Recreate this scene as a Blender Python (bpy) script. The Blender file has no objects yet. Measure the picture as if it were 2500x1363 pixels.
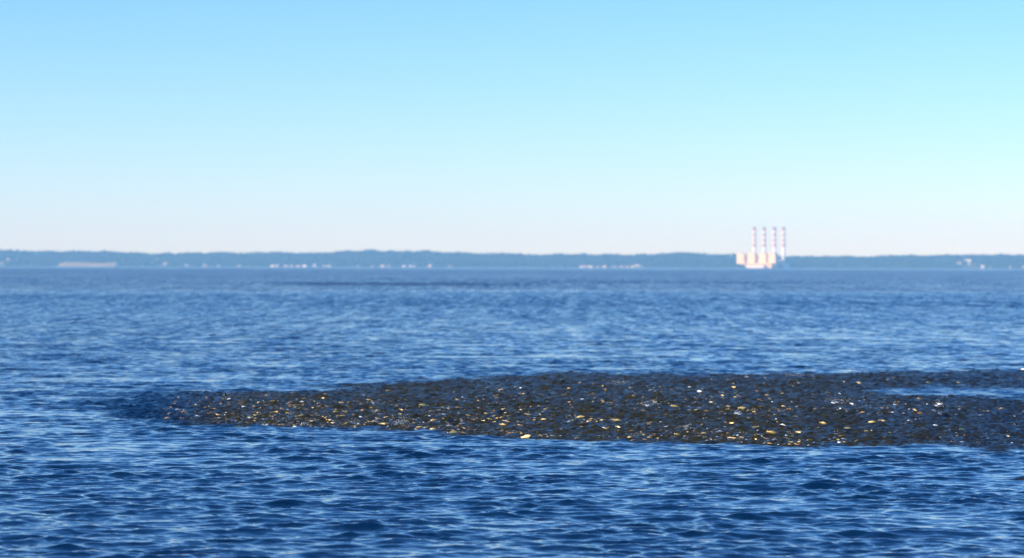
import bpy, math, random
import numpy as np
from mathutils import Vector

sc = bpy.context.scene
COL = sc.collection
R = math.radians

# ------------------------------------------------------------------ camera
CAM_H = 3.0
FPX = 6557.0                      # focal length in photograph pixels (2500 wide)
cam_d = bpy.data.cameras.new('camera')
cam = bpy.data.objects.new('camera', cam_d); COL.objects.link(cam)
cam.location = (0, 0, CAM_H)
cam_d.sensor_width = 36.0
cam_d.lens = FPX / 2500 * 36.0
ROLL = 0.0022
pitch = math.atan(29.5 / FPX)
from mathutils import Matrix
cam.matrix_world = Matrix.Translation((0, 0, CAM_H)) @ Matrix.Rotation(R(90) - pitch, 4, 'X') @ Matrix.Rotation(ROLL, 4, 'Z')
cam_d.clip_start = 0.5; cam_d.clip_end = 60000
cam_d.dof.use_dof = True
cam_d.dof.focus_distance = 41.0
cam_d.dof.aperture_fstop = 1.7
sc.camera = cam

# ------------------------------------------------------------------ sky and sun
SUN_EL, SUN_AZ = R(25), R(247)    # azimuth clockwise from +Y: behind the camera, to the left
w = bpy.data.worlds.new('World'); sc.world = w; w.use_nodes = True
nt = w.node_tree; nt.nodes.clear()
wo = nt.nodes.new('ShaderNodeOutputWorld'); bg = nt.nodes.new('ShaderNodeBackground')
sky = nt.nodes.new('ShaderNodeTexSky'); sky.sky_type = 'NISHITA'; sky.sun_disc = False
sky.sun_elevation = SUN_EL; sky.sun_rotation = SUN_AZ
sky.altitude = 0; sky.air_density = 1.0; sky.dust_density = 0.1; sky.ozone_density = 4.0
hs = nt.nodes.new('ShaderNodeHueSaturation'); hs.inputs['Saturation'].default_value = 1.13
tint = nt.nodes.new('ShaderNodeMix'); tint.data_type = 'RGBA'; tint.blend_type = 'MULTIPLY'
tint.inputs[0].default_value = 1.0; tint.inputs[7].default_value = (0.765, 0.883, 1.16, 1)   # the photograph's cool white balance
nt.links.new(sky.outputs[0], tint.inputs[6]); nt.links.new(tint.outputs[2], hs.inputs['Color'])
nt.links.new(hs.outputs[0], bg.inputs['Color'])
bg.inputs['Strength'].default_value = 0.13
nt.links.new(bg.outputs[0], wo.inputs['Surface'])

sun_d = bpy.data.lights.new('sun', 'SUN'); sun = bpy.data.objects.new('sun', sun_d); COL.objects.link(sun)
sun_d.energy = 4.8; sun_d.angle = R(0.5); sun_d.color = (1.0, 0.90, 0.74)
sdir = Vector((math.sin(SUN_AZ) * math.cos(SUN_EL), math.cos(SUN_AZ) * math.cos(SUN_EL), math.sin(SUN_EL)))
sun.rotation_euler = sdir.to_track_quat('Z', 'Y').to_euler()

vs = sc.view_settings
vs.view_transform = 'Standard'; vs.look = 'None'; vs.exposure = 0.54; vs.gamma = 1.0; vs.use_curve_mapping = False
sc.cycles.volume_bounces = 3
sc.cycles.max_bounces = 6
sc.cycles.use_denoising = True

# ------------------------------------------------------------------ helpers
def horizon(px): return 652.0 + (1250 - px) * ROLL
def sea_dist(px, py): return CAM_H * FPX / (py - horizon(px))
def sea_pt(px, py):
    d = sea_dist(px, py); return (px - 1250) / FPX * d, d
def far_x(px, D): return (px - 1250) / FPX * D
def far_z(px, py, D): return CAM_H + (horizon(px) - py) / FPX * D

def smooth(a, b, x):
    t = np.clip((x - a) / (b - a), 0, 1); return t * t * (3 - 2 * t)

def mesh_np(name, co, quads=None, tris=None, smooth_shade=True):
    me = bpy.data.meshes.new(name)
    faces = quads if quads is not None else tris
    k = faces.shape[1]; n = len(faces)
    me.vertices.add(len(co)); me.vertices.foreach_set('co', np.ascontiguousarray(co, dtype=np.float32).ravel())
    me.loops.add(n * k); me.loops.foreach_set('vertex_index', np.ascontiguousarray(faces, dtype=np.int32).ravel())
    me.polygons.add(n); me.polygons.foreach_set('loop_start', np.arange(0, n * k, k, dtype=np.int32))
    me.polygons.foreach_set('use_smooth', np.full(n, smooth_shade, dtype=bool))
    me.update(calc_edges=True)
    return me

def link(name, me, mat=None, parent=None, loc=None):
    o = bpy.data.objects.new(name, me); COL.objects.link(o)
    if mat is not None and me is not None and not me.materials: me.materials.append(mat)
    if parent is not None: o.parent = parent
    if loc is not None: o.location = loc
    return o

def tag(o, label=None, cat=None, group=None, kind=None):
    if label: o['label'] = label
    if cat: o['category'] = cat
    if group: o['group'] = group
    if kind: o['kind'] = kind
    return o

def material(name, color, rough=0.8, vary=0.0, scale=1.0, spec=0.5, metal=0.0, color2=None, detail=4):
    m = bpy.data.materials.new(name); m.use_nodes = True
    t = m.node_tree; b = t.nodes['Principled BSDF']
    b.inputs['Roughness'].default_value = rough
    b.inputs['Metallic'].default_value = metal
    b.inputs['Specular IOR Level'].default_value = spec
    c2 = color2 or tuple(c * (1 - vary) for c in color)
    n = t.nodes.new('ShaderNodeTexNoise'); n.inputs['Scale'].default_value = scale; n.inputs['Detail'].default_value = detail
    g = t.nodes.new('ShaderNodeNewGeometry'); t.links.new(g.outputs['Position'], n.inputs['Vector'])
    r = t.nodes.new('ShaderNodeMapRange'); r.inputs[1].default_value = 0.35; r.inputs[2].default_value = 0.65
    t.links.new(n.outputs[0], r.inputs[0])
    mx = t.nodes.new('ShaderNodeMix'); mx.data_type = 'RGBA'
    mx.inputs[6].default_value = (*color, 1); mx.inputs[7].default_value = (*c2, 1)
    t.links.new(r.outputs[0], mx.inputs[0]); t.links.new(mx.outputs[2], b.inputs['Base Color'])
    return m

class MB:
    def __init__(s): s.v = []; s.f = []
    def box(s, x0, x1, y0, y1, z0, z1):
        i = len(s.v)
        s.v += [(x0,y0,z0),(x1,y0,z0),(x1,y1,z0),(x0,y1,z0),(x0,y0,z1),(x1,y0,z1),(x1,y1,z1),(x0,y1,z1)]
        s.f += [(i,i+3,i+2,i+1),(i+4,i+5,i+6,i+7),(i,i+1,i+5,i+4),(i+1,i+2,i+6,i+5),(i+2,i+3,i+7,i+6),(i+3,i,i+4,i+7)]
        return s
    def gable(s, x0, x1, y0, y1, z0, z1, th=0.35):
        ym = (y0 + y1) / 2; i = len(s.v)
        s.v += [(x0,y0,z0),(x1,y0,z0),(x0,y1,z0),(x1,y1,z0),(x0,ym,z1),(x1,ym,z1),
                (x0,y0,z0+th),(x1,y0,z0+th),(x0,y1,z0+th),(x1,y1,z0+th),(x0,ym,z1+th),(x1,ym,z1+th)]
        s.f += [(i,i+4,i+5,i+1),(i+2,i+3,i+5,i+4),(i+6,i+7,i+11,i+10),(i+8,i+10,i+11,i+9),
                (i,i+1,i+7,i+6),(i+2,i+8,i+9,i+3),(i,i+6,i+10,i+4),(i+4,i+10,i+8,i+2),(i+1,i+5,i+11,i+7),(i+5,i+3,i+9,i+11)]
        return s
    def gable_wall(s, x0, x1, y0, y1, z0, z1, zr):
        ym = (y0 + y1) / 2; i = len(s.v)
        s.v += [(x0,y0,z0),(x1,y0,z0),(x1,y1,z0),(x0,y1,z0),(x0,y0,z1),(x1,y0,z1),(x1,y1,z1),(x0,y1,z1),(x0,ym,zr),(x1,ym,zr)]
        s.f += [(i,i+3,i+2,i+1),(i,i+1,i+5,i+4),(i+2,i+3,i+7,i+6),(i+3,i,i+4,i+8,i+7),(i+1,i+2,i+6,i+9,i+5),(i+4,i+5,i+9,i+8),(i+6,i+7,i+8,i+9)]
        return s
    def lathe(s, prof, n=24, cx=0, cy=0):
        i = len(s.v)
        for r, z in prof:
            for k in range(n):
                a = 2 * math.pi * k / n; s.v.append((cx + r * math.cos(a), cy + r * math.sin(a), z))
        for j in range(len(prof) - 1):
            for k in range(n):
                a = i + j * n + k; b = i + j * n + (k + 1) % n
                s.f.append((a, b, b + n, a + n))
        s.f.append(tuple(i + k for k in range(n))[::-1]); s.f.append(tuple(i + (len(prof) - 1) * n + k for k in range(n)))
        return s
    def build(s, name, mat, parent=None, loc=None, smooth_shade=False):
        me = bpy.data.meshes.new(name); me.from_pydata(s.v, [], s.f); me.update()
        if smooth_shade: me.polygons.foreach_set('use_smooth', [True] * len(me.polygons))
        return link(name, me, mat, parent, loc)

# ------------------------------------------------------------------ the sea
rng = np.random.default_rng(7)

def tile(N, L, lmin, lmax, wind, spread, slope, seed, power=0.0):
    """one periodic patch of random waves: height and sideways displacement, for wavelengths lmin..lmax"""
    g = np.random.default_rng(seed)
    k1 = np.fft.fftfreq(N, L / N) * 2 * np.pi
    kx, ky = np.meshgrid(k1, k1, indexing='ij'); k = np.hypot(kx, ky); k[0, 0] = 1
    lam = 2 * np.pi / k
    band = smooth(lmin * 0.8, lmin * 1.15, lam) * (1 - smooth(lmax * 0.85, lmax * 1.2, lam))
    cosd = np.abs((kx * math.cos(wind) + ky * math.sin(wind)) / k)
    amp = band * k ** (-2.0 + power) * (cosd ** spread + 0.04)
    amp[0, 0] = 0
    H = amp * (g.normal(size=(N, N)) + 1j * g.normal(size=(N, N)))
    f = lambda A: np.real(np.fft.ifft2(A))
    sx, sy = f(1j * kx * H), f(1j * ky * H)
    s = slope / math.sqrt((sx ** 2 + sy ** 2).mean())
    return L, N, (f(H) * s).astype(np.float32), (f(1j * kx / k * H) * s).astype(np.float32), (f(1j * ky / k * H) * s).astype(np.float32)

def sample(t, x, y, rot):
    L, N, h, dx, dy = t
    c, s = math.cos(rot), math.sin(rot)
    u = (c * x + s * y) / L * N; v = (-s * x + c * y) / L * N
    iu = np.floor(u).astype(np.int64); iv = np.floor(v).astype(np.int64)
    fu = (u - iu).astype(np.float32); fv = (v - iv).astype(np.float32)
    iu %= N; iv %= N; ju = (iu + 1) % N; jv = (iv + 1) % N
    w00 = (1 - fu) * (1 - fv); w10 = fu * (1 - fv); w01 = (1 - fu) * fv; w11 = fu * fv
    o = [a[iu, iv] * w00 + a[ju, iv] * w10 + a[iu, jv] * w01 + a[ju, jv] * w11 for a in (h, dx, dy)]
    return o[0], c * o[1] - s * o[2], s * o[1] + c * o[2]

# slow noise for gusts and for ragged edges
def slow(x, y, L, seed, octaves=3):
    g = np.random.default_rng(seed); out = np.zeros_like(x); a = 1.0; tot = 0
    for o in range(octaves):
        G = g.normal(size=(64, 64)); u = x / L; v = y / L
        iu = np.floor(u).astype(np.int64); iv = np.floor(v).astype(np.int64); fu = u - iu; fv = v - iv
        fu = fu * fu * (3 - 2 * fu); fv = fv * fv * (3 - 2 * fv)
        iu %= 64; iv %= 64; ju = (iu + 1) % 64; jv = (iv + 1) % 64
        out += a * (G[iu, iv] * (1 - fu) * (1 - fv) + G[ju, iv] * fu * (1 - fv) + G[iu, jv] * (1 - fu) * fv + G[ju, jv] * fu * fv)
        tot += a * a; a *= 0.6; L *= 0.47
    return out / math.sqrt(tot)

# outline of the fish school on the water, surveyed as bearings and distances
UP = np.array([(60,985),(150,975),(300,963),(480,957),(700,953),(900,940),(1100,928),(1350,914),(1600,915),(1800,911),(2000,908),(2200,903),(2500,898),(2800,893)], float)
LO = np.array([(60,985),(150,1003),(300,1022),(430,1038),(560,1048),(700,1050),(950,1056),(1100,1064),(1300,1073),(1500,1077),(1700,1082),(1900,1088),(2200,1095),(2500,1100),(2800,1104)], float)
def school_mask(x, y):
    px = 1250 + x / y * FPX
    up = CAM_H * FPX / (np.interp(px, UP[:, 0], UP[:, 1]) - horizon(px))
    lo = CAM_H * FPX / (np.interp(px, LO[:, 0], LO[:, 1]) - horizon(px))
    j = slow(x, y, 2.6, 5, 3) + 0.6 * slow(x, y * 0.5, 0.5, 8, 2)
    far = 1 - smooth(-1.6, 1.6, y - up + j * 1.1)
    soft = 1 + 3.5 * smooth(1750, 2500, px)
    near = smooth(-0.35, 0.7 * soft, y - lo + j * 0.55 * soft)
    m = far * near * smooth(80, 460, px + 90 * j + 110 * slow(x, y, 1.1, 77, 2))
    # tongue of open water that runs into the school from the right
    t = CAM_H * FPX / (952.0 + (px - 2300) * 0.004 - horizon(px))
    wd = np.maximum(3.4 + 1.6 * j, 0.3) * smooth(2020, 2350, px)
    m *= 1 - 0.88 * smooth(0, 1, 1.4 - np.abs(y - t) / np.maximum(wd, 0.05)) * smooth(2020, 2200, px)
    brown = m * smooth(330, 620, px) * (1 - 0.4 * smooth(1850, 2600, px))
    return m, brown

def grow(a, segs):
    out = [a]
    for end, rate in segs:
        while out[-1] < end: out.append(out[-1] * (1 + rate))
    return np.array(out)
ys = grow(4.0, [(23, 0.02), (60, 0.00120), (110, 0.0015), (320, 0.0020), (700, 0.005), (2000, 0.012), (12150, 0.03)])
half = np.concatenate([np.linspace(0, 0.235, 235), 0.235 * (1.018 ** np.arange(1, 26)), 0.3673 * (1.12 ** np.arange(1, 12)), [1.6, 2.6, 4.5]])
tans = np.concatenate([-half[:0:-1], half])
Y, T = np.meshgrid(ys, tans, indexing='ij')
X = Y * T
lim = 8600.0
X = np.clip(X, -lim, lim)
dr = np.gradient(ys)[:, None] * np.ones_like(T)
dl = np.gradient(tans)[None, :] * Y
sp = np.maximum(dr, dl * 0.9)                    # local mesh size

gust = slow(X, Y, 38.0, 11, 3) * 0.08 + slow(X * 0.6, Y, 9.0, 13, 2) * 0.10 * (1 - smooth(80, 160, Y))
gust += 0.04 * slow(X * 0.12, Y, 90.0, 17, 3)
amp = np.maximum(1.0 + gust + 0.34 * slow(X * 0.8, Y, 1.3, 23, 2) * (1 - smooth(90, 200, Y)), 0.45)
# a darker wind streak far out
px_all = 1250 + X / Y * FPX
streak = np.exp(-((Y - 470 - 20 * slow(X, Y, 120, 3, 2)) / 38.0) ** 2) * smooth(620, 800, px_all) * (1 - smooth(1150, 1400, px_all))
streak += 0.5 * np.exp(-((Y - 560 - 20 * slow(X, Y, 120, 4, 2)) / 22.0) ** 2) * smooth(900, 1300, px_all) * (1 - smooth(1900, 2300, px_all))
calm = smooth(2500, 7000, Y) * 0.35
mask, brown = school_mask(X, Y)
R_OPEN = [(tile(1024, 211.0, 5.0, 22.0, R(84), 0.5, 1.0, 31, 1.8), R(3), 5.0, 22.0),
          (tile(1024, 61.0, 1.0, 5.0, R(80), 0.5, 1.0, 1, 1.7), R(0), 1.0, 5.0),
          (tile(1024, 17.3, 0.32, 1.0, R(82), 1.2, 1.0, 2, 0.9), R(11), 0.32, 1.0),
          (tile(1024, 6.9, 0.11, 0.32, R(76), 1.0, 1.0, 3, 0.5), R(-9), 0.11, 0.32),
          (tile(1024, 2.9, 0.05, 0.11, R(66), 0.8, 1.0, 4, 0.3), R(5), 0.05, 0.11)]
def slopes(d):
    # the longer waves carry more of the steepness farther out, where the wind has more fetch
    return [0.0 + 0.05 * smooth(260, 800, d), 0.030 + 0.085 * smooth(80, 230, d), 0.108 + 0 * d, 0.086 + 0 * d, 0.035 + 0 * d]
school_tile = tile(1024, 9.7, 0.12, 0.50, R(60), 0.3, 0.42, 9, power=0.5)
Z = np.zeros_like(X); DX = np.zeros_like(X); DY = np.zeros_like(X); lost = np.zeros_like(X)
for (t, rot, a, b), s in zip(R_OPEN, slopes(Y)):
    keep = 1 - smooth(a * 0.45, b * 0.55, sp)
    h, dx, dy = sample(t, X, Y, rot)
    g = amp * keep * s
    Z += h * g; DX += dx * g * 0.9; DY += dy * g * 0.9
    lost += (s * amp) ** 2 * (1 - keep ** 2)
keep = 1 - smooth(0.14, 0.30, sp)
h, dx, dy = sample(school_tile, X, Y, 0.3)
Z += h * mask * keep; DX += dx * mask * keep * 0.7; DY += dy * mask * keep * 0.7
lost = np.sqrt(lost) * (1 + 0.7 * streak) * (1 - calm) * (1 + 0.15 * smooth(320, 380, Y + 14 * slow(X, Y, 60, 19, 2)))
nr, nc = X.shape
co = np.stack([X + DX, Y + DY, Z], -1).reshape(-1, 3)
ii = (np.arange(nr - 1)[:, None] * nc + np.arange(nc - 1)[None, :]).ravel()
quads = np.stack([ii, ii + 1, ii + nc + 1, ii + nc], -1)
# water under and behind the camera, flat, joined on as a skirt of a few faces
base = len(co)
extra = np.array([(-lim, -150, 0), (lim, -150, 0)])
co = np.concatenate([co, extra]); 
me = mesh_np('sea', co, quads=quads)
for nm, arr in (('school', mask), ('murk', brown), ('lost_slope', lost)):
    at = me.attributes.new(nm, 'FLOAT', 'POINT')
    at.data.foreach_set('value', np.concatenate([arr.ravel(), np.zeros(len(extra))]).astype(np.float32))

def water_material():
    m = bpy.data.materials.new('sea_water'); m.use_nodes = True
    t = m.node_tree; L = t.links; b = t.nodes['Principled BSDF']
    b.inputs['IOR'].default_value = 1.333
    def attr(n):
        a = t.nodes.new('ShaderNodeAttribute'); a.attribute_name = n; return a.outputs['Fac']
    def math_(op, a, c):
        n = t.nodes.new('ShaderNodeMath'); n.operation = op
        for i, v in enumerate((a, c)):
            if isinstance(v, (int, float)): n.inputs[i].default_value = v
            else: L.new(v, n.inputs[i])
        return n.outputs[0]
    mx = t.nodes.new('ShaderNodeMix'); mx.data_type = 'RGBA'
    mx.inputs[6].default_value = (0.001, 0.017, 0.052, 1); mx.inputs[7].default_value = (0.027, 0.024, 0.007, 1)
    L.new(math_('SUBTRACT', 0.5, math_('MULTIPLY', attr('murk'), 0.24)), b.inputs['Specular IOR Level'])
    L.new(attr('murk'), mx.inputs[0]); L.new(mx.outputs[2], b.inputs['Base Color'])
    g = t.nodes.new('ShaderNodeNewGeometry')
    # ripples too small for the mesh: tilt the normal by two noises whose size and
    # strength follow what the mesh leaves out
    def ripple(scale, detail, stretch):
        mp = t.nodes.new('ShaderNodeMapping'); mp.inputs['Scale'].default_value = stretch
        L.new(g.outputs['Position'], mp.inputs['Vector'])
        n = t.nodes.new('ShaderNodeTexNoise'); n.inputs['Scale'].default_value = scale; n.inputs['Detail'].default_value = detail
        n.inputs['Roughness'].default_value = 0.6
        L.new(mp.outputs[0], n.inputs['Vector'])
        s = t.nodes.new('ShaderNodeVectorMath'); s.operation = 'SUBTRACT'; s.inputs[1].default_value = (0.5, 0.5, 0.5)
        L.new(n.outputs['Color'], s.inputs[0]); return s.outputs[0]
    def scaled(v, f):
        s = t.nodes.new('ShaderNodeVectorMath'); s.operation = 'SCALE'; L.new(v, s.inputs[0])
        if isinstance(f, (int, float)): s.inputs['Scale'].default_value = f
        else: L.new(f, s.inputs['Scale'])
        return s.outputs[0]
    def add(a, c):
        s = t.nodes.new('ShaderNodeVectorMath'); s.operation = 'ADD'; L.new(a, s.inputs[0]); L.new(c, s.inputs[1]); return s.outputs[0]
    lost_ = attr('lost_slope')
    pat = add(add(ripple(3.0, 3.0, (1.0, 0.20, 1.0)), ripple(1.7, 2.5, (1.0, 0.08, 1.0))), ripple(0.9, 2.0, (1.0, 0.035, 1.0)))
    sx = t.nodes.new('ShaderNodeSeparateXYZ'); L.new(pat, sx.inputs[0])
    var = math_('MAXIMUM', math_('ADD', math_('MULTIPLY', sx.outputs[0], 4.2), 1.0), 0.25)
    al = math_('ADD', math_('MULTIPLY', math_('MULTIPLY', math_('MULTIPLY', lost_, lost_), 0.88), var), math_('MULTIPLY', attr('school'), 0.06))
    L.new(math_('ADD', math_('POWER', math_('MAXIMUM', al, 0.0), 0.5), 0.05), b.inputs['Roughness'])
    fine = scaled(ripple(14.0, 2.0, (0.7, 1.0, 1.0)), 0.11)
    mid = scaled(add(ripple(2.2, 3.0, (1.0, 0.18, 1.0)), ripple(4.5, 3.0, (1.0, 0.25, 1.0))), math_('MULTIPLY', lost_, 4.6))
    farr = scaled(ripple(0.45, 4.0, (1.0, 0.05, 1.0)), math_('MULTIPLY', lost_, 2.6))
    jit = scaled(ripple(9.0, 3.0, (1.0, 0.8, 1.0)), math_('MULTIPLY', attr('school'), 1.3))
    tot = add(add(add(fine, mid), farr), jit)
    flat = t.nodes.new('ShaderNodeVectorMath'); flat.operation = 'MULTIPLY'; flat.inputs[1].default_value = (1, 1, 0); L.new(tot, flat.inputs[0])
    nn = t.nodes.new('ShaderNodeVectorMath'); nn.operation = 'NORMALIZE'; L.new(add(g.outputs['Normal'], flat.outputs[0]), nn.inputs[0])
    L.new(nn.outputs[0], b.inputs['Normal'])
    return m
sea = link('sea', me, water_material())
tag(sea, kind='structure')

# ------------------------------------------------------------------ far shore
D0 = 12000.0
SKY = np.array([(-3500,632),(-1500,622),(-600,612),(0,616),(60,618),(90,620),(200,617),(300,620),(380,622),(560,620),(700,620),(780,620),(830,616),(930,613),(1060,615),(1150,618),(1240,621),(1380,621),(1500,621),(1600,619),(1645,615),(1700,616),(1800,620),(1900,622),(2000,623),(2100,622),(2200,619),(2320,619),(2400,617),(2460,618),(2480,615),(2600,616),(3200,625),(4200,618),(6000,628)], float)
TREE = 11.0
def ridge(x):
    px = 1250 + x / 13000.0 * FPX
    return CAM_H + (horizon(px) - np.interp(px, SKY[:, 0], SKY[:, 1])) / FPX * 13000.0 - TREE
def land(x, y):
    t = np.clip((y - 12010) / 990.0, 0, 1)
    hgt = 1.2 + (ridge(x) - 1.2) * (t ** 0.85)
    flat = np.exp(-((x - 1130) / 150.0) ** 4)
    hf = 1.2 + (ridge(x) - 1.2) * np.clip((y - 12350) / 650.0, 0, 1)
    hgt = hgt * (1 - flat) + hf * flat
    beach = np.clip((y - 11990) / 20.0, 0, 1)
    hgt = -1.5 + (hgt + 1.5) * beach
    return hgt + np.where(y > 12030, 1.6 * np.sin(x / 61.0 + y / 97.0) + 1.2 * np.sin(x / 23.0 - y / 71.0), 0)
gx = np.linspace(-8300, 8300, 830); gy = np.concatenate([[11980, 11990, 11995, 12000, 12005, 12010], np.linspace(12030, 13000, 30), np.linspace(13050, 13600, 6)])
GX, GY = np.meshgrid(gx, gy, indexing='ij'); GZ = land(GX, np.minimum(GY, 13000)) - np.where(GY > 13000, (GY - 13000) * 0.004, 0)
nr, nc = GX.shape
ii = (np.arange(nr - 1)[:, None] * nc + np.arange(nc - 1)[None, :]).ravel()
land_m = material('meadow_ground', (0.05, 0.07, 0.03), 0.9, scale=0.02, color2=(0.09, 0.10, 0.05))
o = link('far_hills', mesh_np('far_hills', np.stack([GX, GY, GZ], -1).reshape(-1, 3), quads=np.stack([ii, ii + nc, ii + nc + 1, ii + 1], -1)), land_m)
tag(o, kind='structure')

# ------------------------------------------------------------------ woods on the hills
houses = []     # (px, py_base, width_px, height_px) filled below, keeps trees clear
HOUSES = [  # px, base py, width m, wall height, depth, wall kind, roof kind, label
 (3, 651, 13, 6, 'grey', 'dark', 'pale house cut by the left edge of the picture, low on the shore'),
 (20, 642, 13, 7, 'cream', 'brown', 'cream house high on the wooded slope left of the long sand bluff'),
 (27, 647, 9, 5, 'white', 'dark', 'small white annex just below the cream house left of the sand bluff'),
 (385, 640, 9, 5, 'grey', 'dark', 'small grey house uphill at the left end of the pair beyond the bluff'),
 (404, 650, 22, 7, 'grey', 'brown', 'long grey house on the slope just to the right of the sand bluff'),
 (455, 653, 12, 7, 'grey', 'dark', 'dull grey house between the long grey house and the bright beige one'),
 (500, 654, 14, 9, 'beige', 'brown', 'bright beige house standing alone, the tallest between bluff and white cottages'),
 (533, 655, 12, 7, 'grey', 'dark', 'faint bluish house just to the right of the bright beige house'),
 (583, 656, 12, 7, 'beige', 'dark', 'small solitary beige house midway between the bluff side and the white cottages'),
 (665, 656, 12, 8, 'white', 'dark', 'bright white cottage at the left end of the row of white shore cottages'),
 (676, 656, 13, 9, 'cream', 'brown', 'bright cream cottage, second in the row of shore cottages from the left'),
 (698, 656, 16, 7, 'grey', 'dark', 'pale grey shore house to the right of the two bright cottages'),
 (712, 656, 11, 6, 'grey', 'brown', 'dim low shore house next to the pale grey one in the cottage row'),
 (728, 655, 15, 6, 'pink', 'brown', 'low pinkish shore house left of the rounded white one'),
 (744, 657, 14, 8, 'white', 'dark', 'white gabled shore house just to the left of the tall narrow one'),
 (768, 657, 10, 13, 'white', 'dark', 'tall narrow white house, the tallest of the shore cottages'),
 (791, 656, 14, 7, 'pink', 'dark', 'pinkish white house to the right of the tall narrow white house'),
 (803, 656, 13, 7, 'white', 'brown', 'white house at the right end of the first row of shore cottages'),
 (873, 656, 9, 6, 'grey', 'dark', 'faint small house standing alone below the highest part of the ridge'),
 (909, 656, 8, 5, 'grey', 'brown', 'very faint hut between the lone small house and the pink row'),
 (934, 655, 16, 7, 'pink', 'brown', 'long pinkish house at the left of the second group of shore houses'),
 (949, 655, 12, 6, 'grey', 'dark', 'low grey extension of houses beside the long pinkish one'),
 (986, 657, 13, 8, 'white', 'dark', 'bright white house right of the pinkish house, left of its twin'),
 (1002, 657, 11, 8, 'white', 'brown', 'white house with brown roof, left half of the joined pair'),
 (1011, 656, 12, 8, 'grey', 'dark', 'pale grey house, right half of the joined pair'),
 (1050, 657, 12, 9, 'beige', 'brown', 'solitary beige house closing the second group of shore houses'),
 (1098, 656, 11, 6, 'grey', 'dark', 'dim grey house, last one before the long empty stretch of wooded shore'),
 (1420, 656, 17, 7, 'white', 'brown', 'white waterfront block at the left end of the hamlet in mid shore'),
 (1429, 656, 14, 7, 'pink', 'dark', 'pinkish waterfront house in the middle of the low white terrace'),
 (1441, 656, 16, 7, 'white', 'dark', 'white waterfront house closing the low terrace on its right'),
 (1459, 656, 12, 6, 'grey', 'dark', 'faint grey house between the low terrace and the greenish one'),
 (1476, 656, 13, 8, 'cream', 'dark', 'pale cream house standing alone right of the low terrace'),
 (1501, 653, 16, 7, 'grey', 'dark', 'pale grey house at the left end of the stepped upper row'),
 (1517, 652, 13, 7, 'cream', 'brown', 'cream house second from the left in the stepped upper row'),
 (1531, 652, 13, 6, 'pink', 'brown', 'low pinkish house in the middle of the stepped upper row'),
 (1544, 652, 13, 8, 'cream', 'dark', 'tall cream house right of the middle of the stepped upper row'),
 (1556, 650, 18, 9, 'white', 'brown', 'largest and brightest house, near the right end of the stepped upper row'),
 (1567, 652, 9, 5, 'grey', 'dark', 'small grey house that ends the stepped upper row on its right'),
 (2331, 640, 13, 6, 'grey', 'dark', 'dim house on the hill, just left of the two bright white ones'),
 (2341, 642, 18, 12, 'cream', 'brown', 'bright cream house on the hill right of the smokestacks, left of the big one'),
 (2362, 636, 27, 13, 'white', 'dark', 'big white house highest on the hill to the right of the smokestacks'),
 (2365, 643, 14, 8, 'beige', 'brown', 'beige outbuilding right below the big white hilltop house'),
 (2399, 650, 10, 12, 'white', 'dark', 'narrow white house by the water below the hilltop houses'),
 (2417, 650, 8, 5, 'grey', 'dark', 'faint grey hut right of the narrow white house by the water'),
 (2466, 650, 8, 8, 'grey', 'brown', 'faint bluish house near the right edge of the picture'),
 (2499, 648, 11, 7, 'cream', 'brown', 'pale house cut by the right edge of the picture'),
]
def house_pos(px, py):
    # find the depth at which the slope shows at this height
    for D in np.arange(12012, 12900, 6.0):
        x = far_x(px, D)
        if float(land(np.array(x), np.array(D))) >= far_z(px, py, D): break
    else: D = 12100
    return far_x(px, D), float(D)
hp = [house_pos(h[0], h[1]) for h in HOUSES]

def ico(sub):
    import bmesh
    bm = bmesh.new(); bmesh.ops.create_icosphere(bm, subdivisions=sub, radius=1.0)
    v = np.array([x.co[:] for x in bm.verts]); f = np.array([[q.index for q in p.verts] for p in bm.faces]); bm.free(); return v, f
iv, jf = ico(2)
P = []
g = np.random.default_rng(21)
for row, y in enumerate(np.concatenate([np.linspace(12022, 12990, 17), [13005]])):
    st = 13.0
    xs = np.arange(-3000, 3000, st); xs = xs + g.uniform(-6, 6, len(xs))
    y_ = y + g.uniform(-16, 16, len(xs)); r = g.uniform(6.0, 8.5, len(xs))
    P.append(np.stack([xs, np.maximum(y_, 12016), r], -1))
P = np.concatenate(P)
keep = np.ones(len(P), bool)
for (hx, hy), h in zip(hp, HOUSES):      # gardens: open towards the water
    keep &= ~((np.abs(P[:, 0] - hx) < h[2] * 0.5 + 9) & (P[:, 1] < hy + 12) & (P[:, 1] > hy - 420))
bx0, bx1 = far_x(142, 12040), far_x(290, 12040)      # sand bluff
keep &= ~((P[:, 0] > bx0 - 6) & (P[:, 0] < bx1 + 6) & (P[:, 1] < 12090))
sx0, sx1 = far_x(1796, 12000), far_x(1932, 12000)    # power station ground
keep &= ~((P[:, 0] > sx0) & (P[:, 0] < sx1) & (P[:, 1] < 12300))
P = P[keep]
# a few trees in front of the station
extra_t = [(far_x(p, 12005), 12008, r) for p, r in ((1800,8),(1807,7),(1814,8),(1822,7),(1828,6),(1872,6),(1880,8),(1888,9),(1893,8),(1898,8),(1905,7))]
extra_t += [(far_x(p, 12030), 12030, r) for p, r in ((1803,9),(1812,9),(1885,9),(1895,9))]
P = np.concatenate([P, np.array(extra_t)])
n = len(P); V = np.repeat(iv[None], n, 0)
V = V * (1 + 0.22 * g.normal(size=(n, len(iv), 1)))
V[:, :, 2] *= g.uniform(0.75, 1.15, (n, 1))
V = V * P[:, 2][:, None, None]
V[:, :, 0] += P[:, 0][:, None]; V[:, :, 1] += P[:, 1][:, None]
V[:, :, 2] += (land(P[:, 0], P[:, 1]) + P[:, 2] * 0.65 + 2.6 * np.maximum(slow(P[:, 0] + 9000, P[:, 1], 55.0, 61, 2), -0.6))[:, None]
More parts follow.
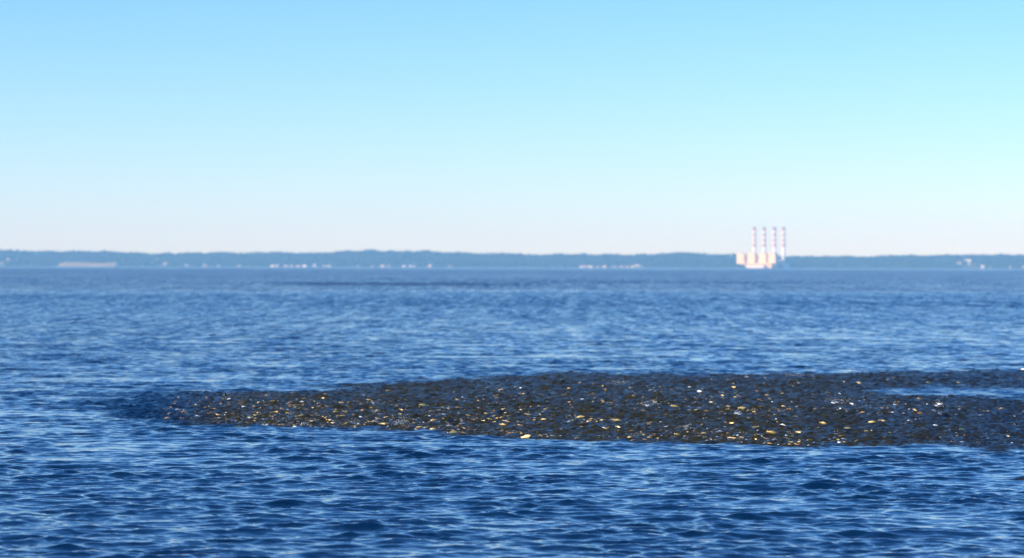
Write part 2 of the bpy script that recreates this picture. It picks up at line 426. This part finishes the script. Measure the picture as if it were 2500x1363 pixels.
F = (jf[None] + (np.arange(n) * len(iv))[:, None, None]).reshape(-1, 3)
leaf_m = material('woodland_leaves', (0.016, 0.034, 0.018), 0.9, scale=0.02, color2=(0.028, 0.046, 0.022), detail=6)
o = link('woods', mesh_np('woods', V.reshape(-1, 3), tris=F, smooth_shade=False), leaf_m)
tag(o, 'dark green woods covering the low hills of the far shore', 'woods', kind='stuff')

# sand bluff
sand_m = material('bluff_sand', (0.36, 0.30, 0.18), 0.9, scale=0.06, color2=(0.22, 0.20, 0.12))
nx = 90; bxs = np.linspace(bx0, bx1, nx); prof = [(0, 0.0), (3, 0.12), (6, 0.45), (9, 0.8), (12, 1.0), (40, 1.02), (42, -0.2)]
hb = 17.0 + 2.5 * np.sin(bxs / 40.0) + g.normal(size=nx) * 0.8 + 4 * smooth(0.7, 0.9, (bxs - bx0) / (bx1 - bx0))
hb *= smooth(0, 0.06, (bxs - bx0) / (bx1 - bx0)) * (1 - smooth(0.96, 1, (bxs - bx0) / (bx1 - bx0)))
bco = np.array([[(x, 12004 + yy + g.normal() * 0.8, 0.6 + h * zz) for yy, zz in prof] for x, h in zip(bxs, hb)]).reshape(-1, 3)
ii = (np.arange(nx - 1)[:, None] * len(prof) + np.arange(len(prof) - 1)[None, :]).ravel()
o = link('sand_bluff', mesh_np('sand_bluff', bco, quads=np.stack([ii, ii + len(prof), ii + len(prof) + 1, ii + 1], -1), smooth_shade=False), sand_m)
tag(o, kind='structure')

# ------------------------------------------------------------------ houses along the shore
WALL = {'white': material('wall_white', (0.88, 0.87, 0.84), 0.7, 0.06, 0.3), 'cream': material('wall_cream', (0.72, 0.64, 0.48), 0.7, 0.08, 0.3),
        'grey': material('wall_grey', (0.52, 0.52, 0.50), 0.8, 0.1, 0.3), 'beige': material('wall_beige', (0.72, 0.58, 0.42), 0.8, 0.1, 0.3),
        'pink': material('wall_pinkish', (0.74, 0.55, 0.47), 0.8, 0.08, 0.3)}
ROOF = {'dark': material('roof_slate', (0.10, 0.10, 0.11), 0.8, 0.2, 0.5), 'brown': material('roof_brown', (0.17, 0.11, 0.08), 0.85, 0.2, 0.5)}
pane_m = material('window_glass', (0.03, 0.04, 0.05), 0.1, 0.1, 1.0)
def house(px, py, wdt, hgt, wall, roof, label, pos):
    wdt *= 1.15; hgt *= 1.12
    x, y = pos; z = float(land(np.array(x), np.array(y))) - 0.6
    rt = bpy.data.objects.new('house', None); COL.objects.link(rt); rt.location = (x, y, z)
    rt.rotation_euler = (0, 0, random.uniform(-0.35, 0.15))
    a, dpt = wdt / 2, min(wdt, 11) / 2; zr = hgt + min(3.2, dpt * 0.75) 
    MB().gable_wall(-a, a, -dpt, dpt, 0, hgt, zr - 0.05).build('wall', WALL[wall], rt)
    rf = MB().gable(-a - .5, a + .5, -dpt - .7, dpt + .7, hgt - 0.35, zr).build('roof', ROOF[roof], rt)
    MB().box(a * .4, a * .4 + .9, .5, 1.4, zr - 1.6, zr + 1.3).build('chimney', WALL['beige'], rf)
    nw = max(2, int(wdt / 4))
    fl = [1.0] if hgt < 6.5 else ([1.0, 3.9] if hgt < 10 else [1.0, 4.2, 7.4])
    for z0 in fl:
        for k in range(nw):
            cx = -a + (k + .5) * wdt / nw
            MB().box(cx - .55, cx + .55, -dpt - .06, -dpt + .02, z0, z0 + 1.5).build('window', pane_m, rt)
    tag(rt, label, 'house', 'houses along the far shore')
random.seed(4)
for h, p in zip(HOUSES, hp): house(*h, p)

# ------------------------------------------------------------------ power station
conc = material('power_station_wall', (0.86, 0.68, 0.38), 0.75, 0.06, 0.05)
conc2 = material('turbine_hall_wall', (0.84, 0.60, 0.36), 0.75, 0.06, 0.05)
pale = material('pale_cladding', (0.78, 0.68, 0.56), 0.7, 0.05, 0.05)
grey_m = material('steelwork_grey', (0.22, 0.23, 0.25), 0.7, 0.1, 0.05)
white_p = material('stack_white', (0.80, 0.79, 0.76), 0.6, 0.04, 0.05)
red_p = material('stack_red', (0.85, 0.13, 0.06), 0.6, 0.08, 0.05)
cap_m = material('stack_soot', (0.12, 0.09, 0.09), 0.8, 0.1, 0.05)
YAW = R(-30); cs, sn = math.cos(YAW), math.sin(YAW)
SX = far_x(1811, 12080); SY = 12080.0        # front left block
ps = bpy.data.objects.new('power_station', None); COL.objects.link(ps)
ps.location = (SX, SY, 1.0); ps.rotation_euler = (0, 0, YAW)
PXM = 12080 / FPX
BLK = [0, 25 * PXM / cs, 50.5 * PXM / cs, 73 * PXM / cs]
BH = [far_z(1808, y, 12080) - 1 for y in (618.5, 617.5, 617.5, 617.5)]
for k, (u, hh) in enumerate(zip(BLK, BH)):
    b = MB().box(u - 17, u + 17, -17, 16, 0, hh).build('boiler_house', conc, ps)
    MB().box(u - 17.6, u + 17.6, -17.6, 16.6, hh, hh + 1.6).build('parapet', conc, b)
    for j in range(3):
        MB().box(u - 13 + j * 9.5, u - 7 + j * 9.5, -17.25, -16.9, hh * 0.25, hh * 0.85).build('louvre_panel', conc2, b)
    MB().box(u - 6, u + 6, -5, 5, hh + 1.6, hh + 5).build('roof_plant', grey_m, b)
    # flue duct to the stack behind
    MB().box(u - 4, u + 4, 16, 104, hh * 0.35, hh * 0.35 + 9).build('flue_duct', grey_m, ps)
hl = far_z(1808, 639.5, 12080) - 1; hl2 = far_z(1808, 645.5, 12080) - 1
MB().box(BLK[1] - 26, BLK[3] + 10, -42, -17, 0, hl).build('turbine_hall', conc2, ps)
f = MB().box(BLK[1] - 2, BLK[3] - 18, -66, -42, 0, hl2).build('office_wing', pale, ps)
for k in range(14):
    x = BLK[1] - 20 + k * 9.0
    if x < BLK[3] + 4: MB().box(x, x + 5, -42.2, -41.9, hl * 0.55, hl * 0.82).build('window', pane_m, ps)
tag(ps, 'peach coloured power station of four tall blocks below the smokestacks', 'power station')

def stack(pxc, label, foot_py):
    D = 12080 + 104
    x = far_x(pxc, D); top = far_z(pxc, 552.0, D)
    rt = bpy.data.objects.new('smokestack', None); COL.objects.link(rt); rt.location = (x, D, 1.0)
    H = top - 1.0
    z = lambda py: far_z(pxc, py, D) - 1.0
    rad = lambda zz: 8.0 - 1.7 * zz / H
    def seg(name, y0, y1, m, grow_=0.0):
        z0, z1 = z(y0), z(y1); MB().lathe([(rad(z0) + grow_, z0), (rad(z1) + grow_, z1)], 28).build(name, m, rt, smooth_shade=True)
    MB().lathe([(rad(0), 0), (rad(z(599.0)), z(599.0))], 28).build('shaft', white_p, rt, smooth_shade=True)
    ys_ = [599.0, 595.5, 587, 583.6, 574.4, 571.0, 561, 557.2, 552.5]
    for i in range(8):
        red = i % 2 == 0
        if i == 7: seg('rim', ys_[7], ys_[8], cap_m)
        elif red: seg('red_band', ys_[i], ys_[i + 1], red_p)
        else: seg('white_band', ys_[i], ys_[i + 1], white_p)
    zt = z(556.5); MB().lathe([(rad(zt) + 1.6, zt), (rad(zt) + 1.6, zt + 1.0)], 28).build('gallery', grey_m, rt)
    zt = z(599); MB().lathe([(rad(zt) + 1.5, zt), (rad(zt) + 1.5, zt + 1.0)], 28).build('gallery', grey_m, rt)
    tag(rt, label, 'smokestack', 'red and white banded smokestacks')
stack(1841.5, 'banded smokestack farthest to the left, behind the second peach block', 0)
stack(1865.5, 'banded smokestack second from the left, behind the third peach block', 0)
stack(1890.5, 'banded smokestack third from the left, behind the last peach block', 0)
stack(1913.0, 'banded smokestack standing clear of the blocks at the right end', 0)

# storage tank and sheds to the right of the station
tank_m = material('tank_pale_blue', (0.72, 0.86, 0.90), 0.6, 0.05, 0.1)
D = 12030; x = far_x(1920, D)
rt = bpy.data.objects.new('storage_tank', None); COL.objects.link(rt); rt.location = (x, D, 1.0)
MB().lathe([(17, 0), (17, 16)], 40).build('shell', tank_m, rt, smooth_shade=True)
MB().lathe([(17.5, 16), (17.5, 16.8), (9, 18.6), (0.5, 19.3)], 40).build('roof', tank_m, rt)
MB().box(-18.2, -17.0, -1.2, 1.2, 0, 17).build('stair', grey_m, rt)
tag(rt, 'low pale blue storage tank at the foot of the rightmost smokestack', 'tank')
D = 12110; x = far_x(1906, D)
rt = bpy.data.objects.new('annex_building', None); COL.objects.link(rt); rt.location = (x, D, 1.0); rt.rotation_euler = (0, 0, YAW)
MB().box(-9, 9, -9, 9, 0, 36).build('wall', grey_m, rt)
MB().box(-9.5, 9.5, -9.5, 9.5, 36, 37.2).build('roof', tank_m, rt)
for k in range(3): MB().box(-7 + k * 5.2, -4 + k * 5.2, -9.3, -8.9, 12, 30).build('window', pane_m, rt)
tag(rt, 'grey bluish annex at the foot of the rightmost smokestack, behind the small shed', 'building')
D = 12020; x = far_x(1904, D)
rt = bpy.data.objects.new('pump_house', None); COL.objects.link(rt); rt.location = (x, D, 1.0)
MB().gable_wall(-4, 4, -6, 6, 0, 15, 18).build('wall', WALL['white'], rt)
MB().gable(-4.5, 4.5, -6.6, 6.6, 14.7, 18.1).build('roof', ROOF['dark'], rt)
tag(rt, 'small whitish shed between the last peach block and the blue tank', 'shed')

# ------------------------------------------------------------------ the school of fish
def fish_mesh(name, bend, jaw):
    rings = [(-0.50, 0.004, 0.004), (-0.46, 0.025, 0.016), (-0.36, 0.085, 0.045), (-0.22, 0.135, 0.062), (-0.02, 0.150, 0.066),
             (0.16, 0.115, 0.052), (0.30, 0.060, 0.030), (0.38, 0.034, 0.014), (0.43, 0.070, 0.008), (0.50, 0.125, 0.003)]
    n = 10; v = []; f = []
    for i, (u, h, wd) in enumerate(rings):
        for k in range(n):
            a = 2 * math.pi * k / n
            zz = h * math.sin(a); yy = wd * math.cos(a) + bend * u * u
            xx = u - (0.07 * (1 - abs(math.sin(a))) if i == 9 else 0)
            v.append((xx, yy, zz * (1.0 if zz > 0 else 1.12)))
    for i in range(len(rings) - 1):
        for k in range(n):
            f.append((i * n + k, i * n + (k + 1) % n, (i + 1) * n + (k + 1) % n, (i + 1) * n + k))
    f.append(tuple(range(n))[::-1]); f.append(tuple((len(rings) - 1) * n + k for k in range(n)))
    # dorsal fin, blended on the back
    b = len(v); v += [(-0.06, -.004, .145), (0.10, -.004, .122), (0.11, 0, .165), (-0.02, 0, .20), (-0.06, .004, .145), (0.10, .004, .122)]
    f += [(b, b + 1, b + 2, b + 3), (b + 4, b + 3, b + 2, b + 5)]
    me = bpy.data.meshes.new(name); me.from_pydata(v, [], f); me.update()
    me.polygons.foreach_set('use_smooth', [True] * len(me.polygons))
    return me
def fish_mat(name, c, back, rough, metal):
    m = material(name, c, rough, metal=metal, scale=25.0, color2=tuple(x * 0.75 for x in c))
    t = m.node_tree; b = t.nodes['Principled BSDF']
    tc = t.nodes.new('ShaderNodeTexCoord'); sp_ = t.nodes.new('ShaderNodeSeparateXYZ'); t.links.new(tc.outputs['Object'], sp_.inputs[0])
    mr = t.nodes.new('ShaderNodeMapRange'); mr.inputs[1].default_value = 0.06; mr.inputs[2].default_value = 0.13; t.links.new(sp_.outputs[2], mr.inputs[0])
    mx = t.nodes.new('ShaderNodeMix'); mx.data_type = 'RGBA'; mx.inputs[7].default_value = (*back, 1)
    old = b.inputs['Base Color'].links[0].from_socket
    t.links.new(old, mx.inputs[6]); t.links.new(mr.outputs[0], mx.inputs[0]); t.links.new(mx.outputs[2], b.inputs['Base Color'])
    return m
FM = {'gold': fish_mat('fish_gold', (0.86, 0.62, 0.22), (0.30, 0.24, 0.10), 0.38, 0.35),
      'amber': fish_mat('fish_amber', (0.45, 0.25, 0.08), (0.12, 0.08, 0.04), 0.4, 0.3),
      'silver': fish_mat('fish_silver', (0.70, 0.74, 0.78), (0.12, 0.16, 0.20), 0.35, 0.4),
      'dusk': fish_mat('fish_dull', (0.16, 0.12, 0.07), (0.05, 0.05, 0.04), 0.45, 0.2)}
FMESH = {}
for c in FM:
    for i, bd in enumerate((0.0, 0.25, -0.25)):
        me = fish_mesh('fish', bd, 0); me.materials.append(FM[c]); FMESH[c, i] = me

def sea_height(x, y):
    """height of the built water at a point"""
    xa, ya = np.array([x]), np.array([y]); z = 0.0
    m_, _ = school_mask(xa, ya)
    for (t, rot, a, b), s in zip(R_OPEN[:4], slopes(ya)):
        z += float(sample(t, xa, ya, rot)[0][0]) * float(s[0])
    return z + float(sample(school_tile, xa, ya, 0.3)[0][0]) * float(m_[0])

GOLD = [(583,1047,1.3),(615,1023,1.5),(580,1013,.8),(523,1003,.6),(735,1020,1.3),(780,1016,1.2),(808,1029,1.2),(650,1036,.9),(845,1011,1.0),
 (872,1044,1.2),(935,968,.5),(1035,994,1.3),(1055,1050,.8),(875,1006,.8),(925,1005,1.0),(980,1003,.8),(965,1027,.9),(1105,1058,1.5),(1130,1060,1.0),
 (1207,967,.6),(1200,995,.7),(1228,1040,1.3),(1240,1027,1.1),(1215,1022,.9),(1285,1068,1.4),(1165,1052,.8),(1300,985,.6),(1385,1020,.9),(1418,1018,1.2),(1442,1029,1.1),
 (1355,1067,1.2),(1410,1070,1.3),(1433,1034,.9),(1480,1030,1.1),(1508,1029,1.2),(1465,1015,.8),(1510,1045,1.0),(1590,1031,1.0),(1650,992,1.1),(1565,956,.6),
 (1617,958,.7),(1655,948,.7),(1672,1043,1.2),(1655,1061,.9),(1700,1001,.8),(1765,965,.6),(1795,946,.8),(1805,1001,1.5),(1813,996,1.0),(1838,1000,1.6),(1827,1022,1.4),
 (1790,1032,1.0),(1843,1042,1.1),(1835,1047,.8),(1873,1028,.8),(1886,1061,1.3),(1948,1056,1.1),(1942,1015,.7),(1990,1026,.8),(2010,1031,1.0),(2068,1043,1.0),(2148,1024,1.5),(2130,1030,.9),
 (2220,1030,1.3),(2160,1035,.8),(2350,1048,1.0),(2100,933,.9),(2270,932,1.2),(2340,930,.9),(2390,926,.6),(2495,921,.9),(2298,992,1.0),(1600,985,.6),(1330,1000,.7),(1480,1048,.8),(1120,960,.5),(1095,985,.6),(700,1012,.6)]
SILVER = [(525,1003,.7),(972,957,.9),(853,991,.9),(705,1005,.8),(760,1018,.8),(735,1044,.9),(868,1036,1.0),(712,1043,.6),(1510,936,1.3),(1525,939,1.0),(1530,936,.9),(1500,939,.8),
 (1708,958,1.4),(1590,990,1.3),(1580,991,1.1),(1600,988,1.0),(1575,994,.8),(1800,1010,1.0),(1806,1012,.8),(1560,1065,.9),(1568,1063,.9),(1670,1058,1.3),(1693,1047,1.2),(1913,1038,1.3),
 (2043,1059,1.2),(2285,988,1.4),(2295,986,1.0),(2293,1010,1.2),(2280,998,1.1),(2285,1036,1.0),(2396,1011,1.1),(2210,1005,.9),(2045,980,1.2),(2035,984,.9),(2080,982,1.1),(2030,962,1.0),(2050,958,.8),
 (1950,935,.8),(2095,930,.8),(2080,906,1.0),(1900,915,.9),(1825,920,1.0),(2498,900,1.2),(2495,922,.7),(1905,1008,.7),(1770,1012,.8),(1767,972,1.0),(1820,972,.8),(1500,960,.6)]
random.seed(12)
fish_list = []
for l, c in ((GOLD, 'gold'), (SILVER, 'silver')):
    for px, py, s in l: fish_list.append((px, py, s, c))
while len(fish_list) < 300:
    px = random.uniform(430, 2500); lo = np.interp(px, LO[:, 0], LO[:, 1]); up = np.interp(px, UP[:, 0], UP[:, 1])
    v = random.random() ** 0.75; py = up + 8 + (lo - up - 14) * v
    x, y = sea_pt(px, py); m_, b_ = school_mask(np.array([x]), np.array([y]))
    if m_[0] < 0.6 or random.random() > (0.25 + b_[0]) * float(np.clip(0.6 + 0.6 * slow(np.array([x]), np.array([y * 0.6]), 1.6, 41, 3)[0], 0.03, 1)): continue
    c = random.choices(['gold', 'amber', 'silver', 'dusk'], [1 + 2 * v, 3, 2.2, 2])[0]
    fish_list.append((px, py, 0.35 + 0.5 * random.random() ** 2, c))
WORD = {'gold': 'golden', 'amber': 'orange brown', 'silver': 'silvery white', 'dusk': 'dull brown'}
def where(px, py):
    lo_, up_ = np.interp(px, LO[:, 0], LO[:, 1]), np.interp(px, UP[:, 0], UP[:, 1]); v = (py - up_) / (lo_ - up_)
    a = 'near edge' if v > 0.8 else ('far edge' if v < 0.25 else ('nearer half' if v > 0.52 else 'farther half'))
    b = ('at its left tip' if px < 700 else 'left of widest splash' if px < 960 else 'left of the middle' if px < 1250
         else 'right of the middle' if px < 1600 else 'below the smokestacks' if px < 1950 else 'near the calm tongue' if px < 2250 else 'at its right end')
    return a, b
cells = {}
for i, (px, py, s, c) in enumerate(fish_list): cells.setdefault((c,) + where(px, py), []).append((s, i))
LABEL = {}
for (c, a, b), l in cells.items():
    l.sort(reverse=True)
    for k, (s, i) in enumerate(l):
        size = 'only' if len(l) == 1 else ('largest' if k == 0 else 'smaller')
        LABEL[i] = (f'{size} {WORD[c]} fish in the {a} of the dark patch, {b}', f'{WORD[c]} fish in the {a} of the patch, {b}')
for fi, (px, py, s, c) in enumerate(fish_list):
    x, y = sea_pt(px, py)
    o = bpy.data.objects.new('fish', FMESH[c, random.randrange(3)]); COL.objects.link(o)
    ln = 0.15 * s * (0.66 if c == 'silver' else 1.0) * random.uniform(0.9, 1.1) * (y / 52.0) ** 0.6
    zs = sea_height(x, y)
    o.location = (x, y, zs + ln * (random.uniform(0.02, 0.09) if s > 0.86 else random.uniform(-0.03, 0.07))); o.scale = (ln, ln, ln * 1.15)
    o.rotation_euler = (random.uniform(-0.5, 0.5), random.uniform(-0.25, 0.25), random.choice((0, math.pi)) + random.uniform(-0.8, 0.8))
    tag(o, LABEL[fi][0], 'fish', LABEL[fi][1])

# the rest of the school: thousands of backs, too many to count
base_me = FMESH['dusk', 0]
bv = np.array([v.co[:] for v in base_me.vertices])
# cheap body for the crowd
cr = [(-0.5, .01, .01), (-0.3, .11, .05), (0.0, .15, .065), (0.28, .07, .03), (0.42, .04, .01), (0.5, .11, .004)]
cv = []; cf = []
for u, h_, w_ in cr:
    for k in range(6):
        a = 2 * math.pi * k / 6; cv.append((u, w_ * math.cos(a), h_ * math.sin(a)))
for i in range(5):
    for k in range(6):
        cf.append((i * 6 + k, i * 6 + (k + 1) % 6, i * 6 + 6 + (k + 1) % 6, i * 6 + 6 + k))
cv = np.array(cv); cf = np.array(cf)
g = np.random.default_rng(5)
N = 20000
px = g.uniform(400, 2560, N); lo = np.interp(px, LO[:, 0], LO[:, 1]); up = np.interp(px, UP[:, 0], UP[:, 1])
py = up + 10 + (lo - up - 14) * g.random(N) ** 0.8
d = CAM_H * FPX / (py - horizon(px)); x = (px - 1250) / FPX * d
m_, b_ = school_mask(x, d); vv = (py - up) / (lo - up); k = g.random(N) < (0.1 + b_) * (0.18 + 0.6 * vv) * (1 - 0.55 * smooth(1700, 2400, px)) * np.clip(0.9 + 0.9 * slow(x, d * 0.6, 1.6, 41, 3), 0.05, 2); k &= m_ > 0.5
x, d = x[k], d[k]; N = len(x)
z = np.zeros(N)
for (t, rot, a, b), s in zip(R_OPEN[:4], slopes(d)): z += sample(t, x, d, rot)[0] * s
z += sample(school_tile, x, d, 0.3)[0]
yaw = g.normal(size=N) * 0.7 + np.pi * (g.random(N) < .5); rl = g.normal(size=N) * 0.4; pt = g.normal(size=N) * 0.2
sc_ = (0.022 + 0.10 * g.random(N) ** 3) * (d / 52) ** 0.5
V = np.repeat(cv[None], N, 0) * sc_[:, None, None]
c_, s_ = np.cos(rl)[:, None], np.sin(rl)[:, None]; V = np.stack([V[..., 0], V[..., 1] * c_ - V[..., 2] * s_, V[..., 1] * s_ + V[..., 2] * c_], -1)
c_, s_ = np.cos(pt)[:, None], np.sin(pt)[:, None]; V = np.stack([V[..., 0] * c_ - V[..., 2] * s_, V[..., 1], V[..., 0] * s_ + V[..., 2] * c_], -1)
c_, s_ = np.cos(yaw)[:, None], np.sin(yaw)[:, None]; V = np.stack([V[..., 0] * c_ - V[..., 1] * s_, V[..., 0] * s_ + V[..., 1] * c_, V[..., 2]], -1)
V[..., 0] += x[:, None]; V[..., 1] += d[:, None]; V[..., 2] += (z + g.uniform(-0.004, 0.010, N))[:, None]
F = (cf[None] + (np.arange(N) * len(cv))[:, None, None]).reshape(-1, 4)
me = mesh_np('fish_school', V.reshape(-1, 3), quads=F)
mats = g.choice(4, N, p=[0.20, 0.26, 0.12, 0.42]); 
for c in ('gold', 'amber', 'silver', 'dusk'): me.materials.append(material('school_' + c, {'gold': (0.75, 0.52, 0.18), 'amber': (0.34, 0.2, 0.07), 'silver': (0.5, 0.56, 0.62), 'dusk': (0.06, 0.055, 0.045)}[c], 0.4, 0.2, 20, metal=0.2))
me.polygons.foreach_set('material_index', np.repeat(mats, len(cf)).astype(np.int32))
o = link('fish_school', me)
tag(o, 'dense dark school of small fish ruffling the water across the middle', 'fish school', kind='stuff')

# spray thrown up by the fish
drop_m = bpy.data.materials.new('spray_water'); drop_m.use_nodes = True
b = drop_m.node_tree.nodes['Principled BSDF']; b.inputs['Base Color'].default_value = (0.80, 0.84, 0.88, 1); b.inputs['Roughness'].default_value = 0.15
dv, df = ico(1)
def splash(px, py, n, wx, hz, size, label, lean=0.0):
    n = int(n * 1.8); size *= 0.6
    x, y = sea_pt(px, py); z0 = sea_height(x, y)
    rx = g.normal(size=n) * wx * 0.45; hh = np.abs(g.normal(size=n)) * hz * 0.5
    c = np.stack([rx + lean * hh, g.normal(size=n) * wx * 0.5, hh], -1)
    r = size * g.uniform(0.4, 1.0, n)
    V = dv[None] * r[:, None, None] * np.array([1.2, 1, 0.8]) + c[:, None]
    F = (df[None] + (np.arange(n) * len(dv))[:, None, None]).reshape(-1, 3)
    o = link('splash', mesh_np('splash', V.reshape(-1, 3), tris=F), drop_m, loc=(x, y, z0 + 0.01))
    tag(o, label, 'splash', 'splashes over the fish school', kind='stuff' if wx >= 0.3 else None)
for a in [(975, 1040, 110, .28, .16, .010, 'widest white splash, in the lower left part of the fish patch'),
          (862, 1038, 22, .10, .07, .010, 'small white splash to the left of the widest one'),
          (745, 1042, 30, .14, .06, .009, 'low pale splash at the near edge of the fish patch, left side'),
          (705, 1014, 30, .10, .10, .009, 'faint bluish splash high among gold fish on the left of the patch'),
          (915, 1010, 30, .14, .07, .008, 'faint pale splash above the widest white one'),
          (1512, 938, 60, .36, .12, .010, 'white splash at the far edge near the middle of the patch'),
          (1588, 990, 50, .30, .13, .010, 'long white splash in the middle of the patch'),
          (1708, 957, 14, .05, .15, .010, 'thin upright splash right of the middle of the patch', 0.6),
          (1804, 1012, 26, .10, .10, .009, 'short white splash directly below a pair of gold fish'),
          (2045, 980, 60, .35, .12, .010, 'long white splash left of the calm tongue of water'),
          (2285, 990, 40, .14, .28, .011, 'tall slanting splash at the right side of the patch', 0.8),
          (2293, 1010, 10, .05, .06, .011, 'tiny bright splash right below the tall slanting one', 0.6),
          (1672, 1055, 14, .04, .12, .010, 'thin slanting splash near the lower edge right of the middle', 0.7),
          (1565, 1064, 26, .16, .05, .009, 'low white splash on the near edge right of the middle'),
          (2045, 1059, 12, .05, .07, .011, 'tiny bright splash near the lower edge on the right'),
          (1950, 916, 50, .60, .10, .012, 'line of spray along the far edge of the patch on the right'),
          (2090, 905, 40, .50, .12, .012, 'line of spray on the far edge above the calm tongue')]:
    splash(*a)

# ------------------------------------------------------------------ haze
hz = MB().box(-8900, 8900, -170, 13720, -4, 200).build('haze', None)
hm = bpy.data.materials.new('haze'); hm.use_nodes = True
t = hm.node_tree; t.nodes.clear()
out = t.nodes.new('ShaderNodeOutputMaterial'); pv = t.nodes.new('ShaderNodeVolumePrincipled')
pv.inputs['Color'].default_value = (0.24, 0.60, 1.0, 1); pv.inputs['Absorption Color'].default_value = (1, 1, 1, 1)
pv.inputs['Density'].default_value = 7.4e-5; pv.inputs['Anisotropy'].default_value = 0.0
t.links.new(pv.outputs[0], out.inputs['Volume'])
hz.data.materials.append(hm)
tag(hz, kind='stuff')
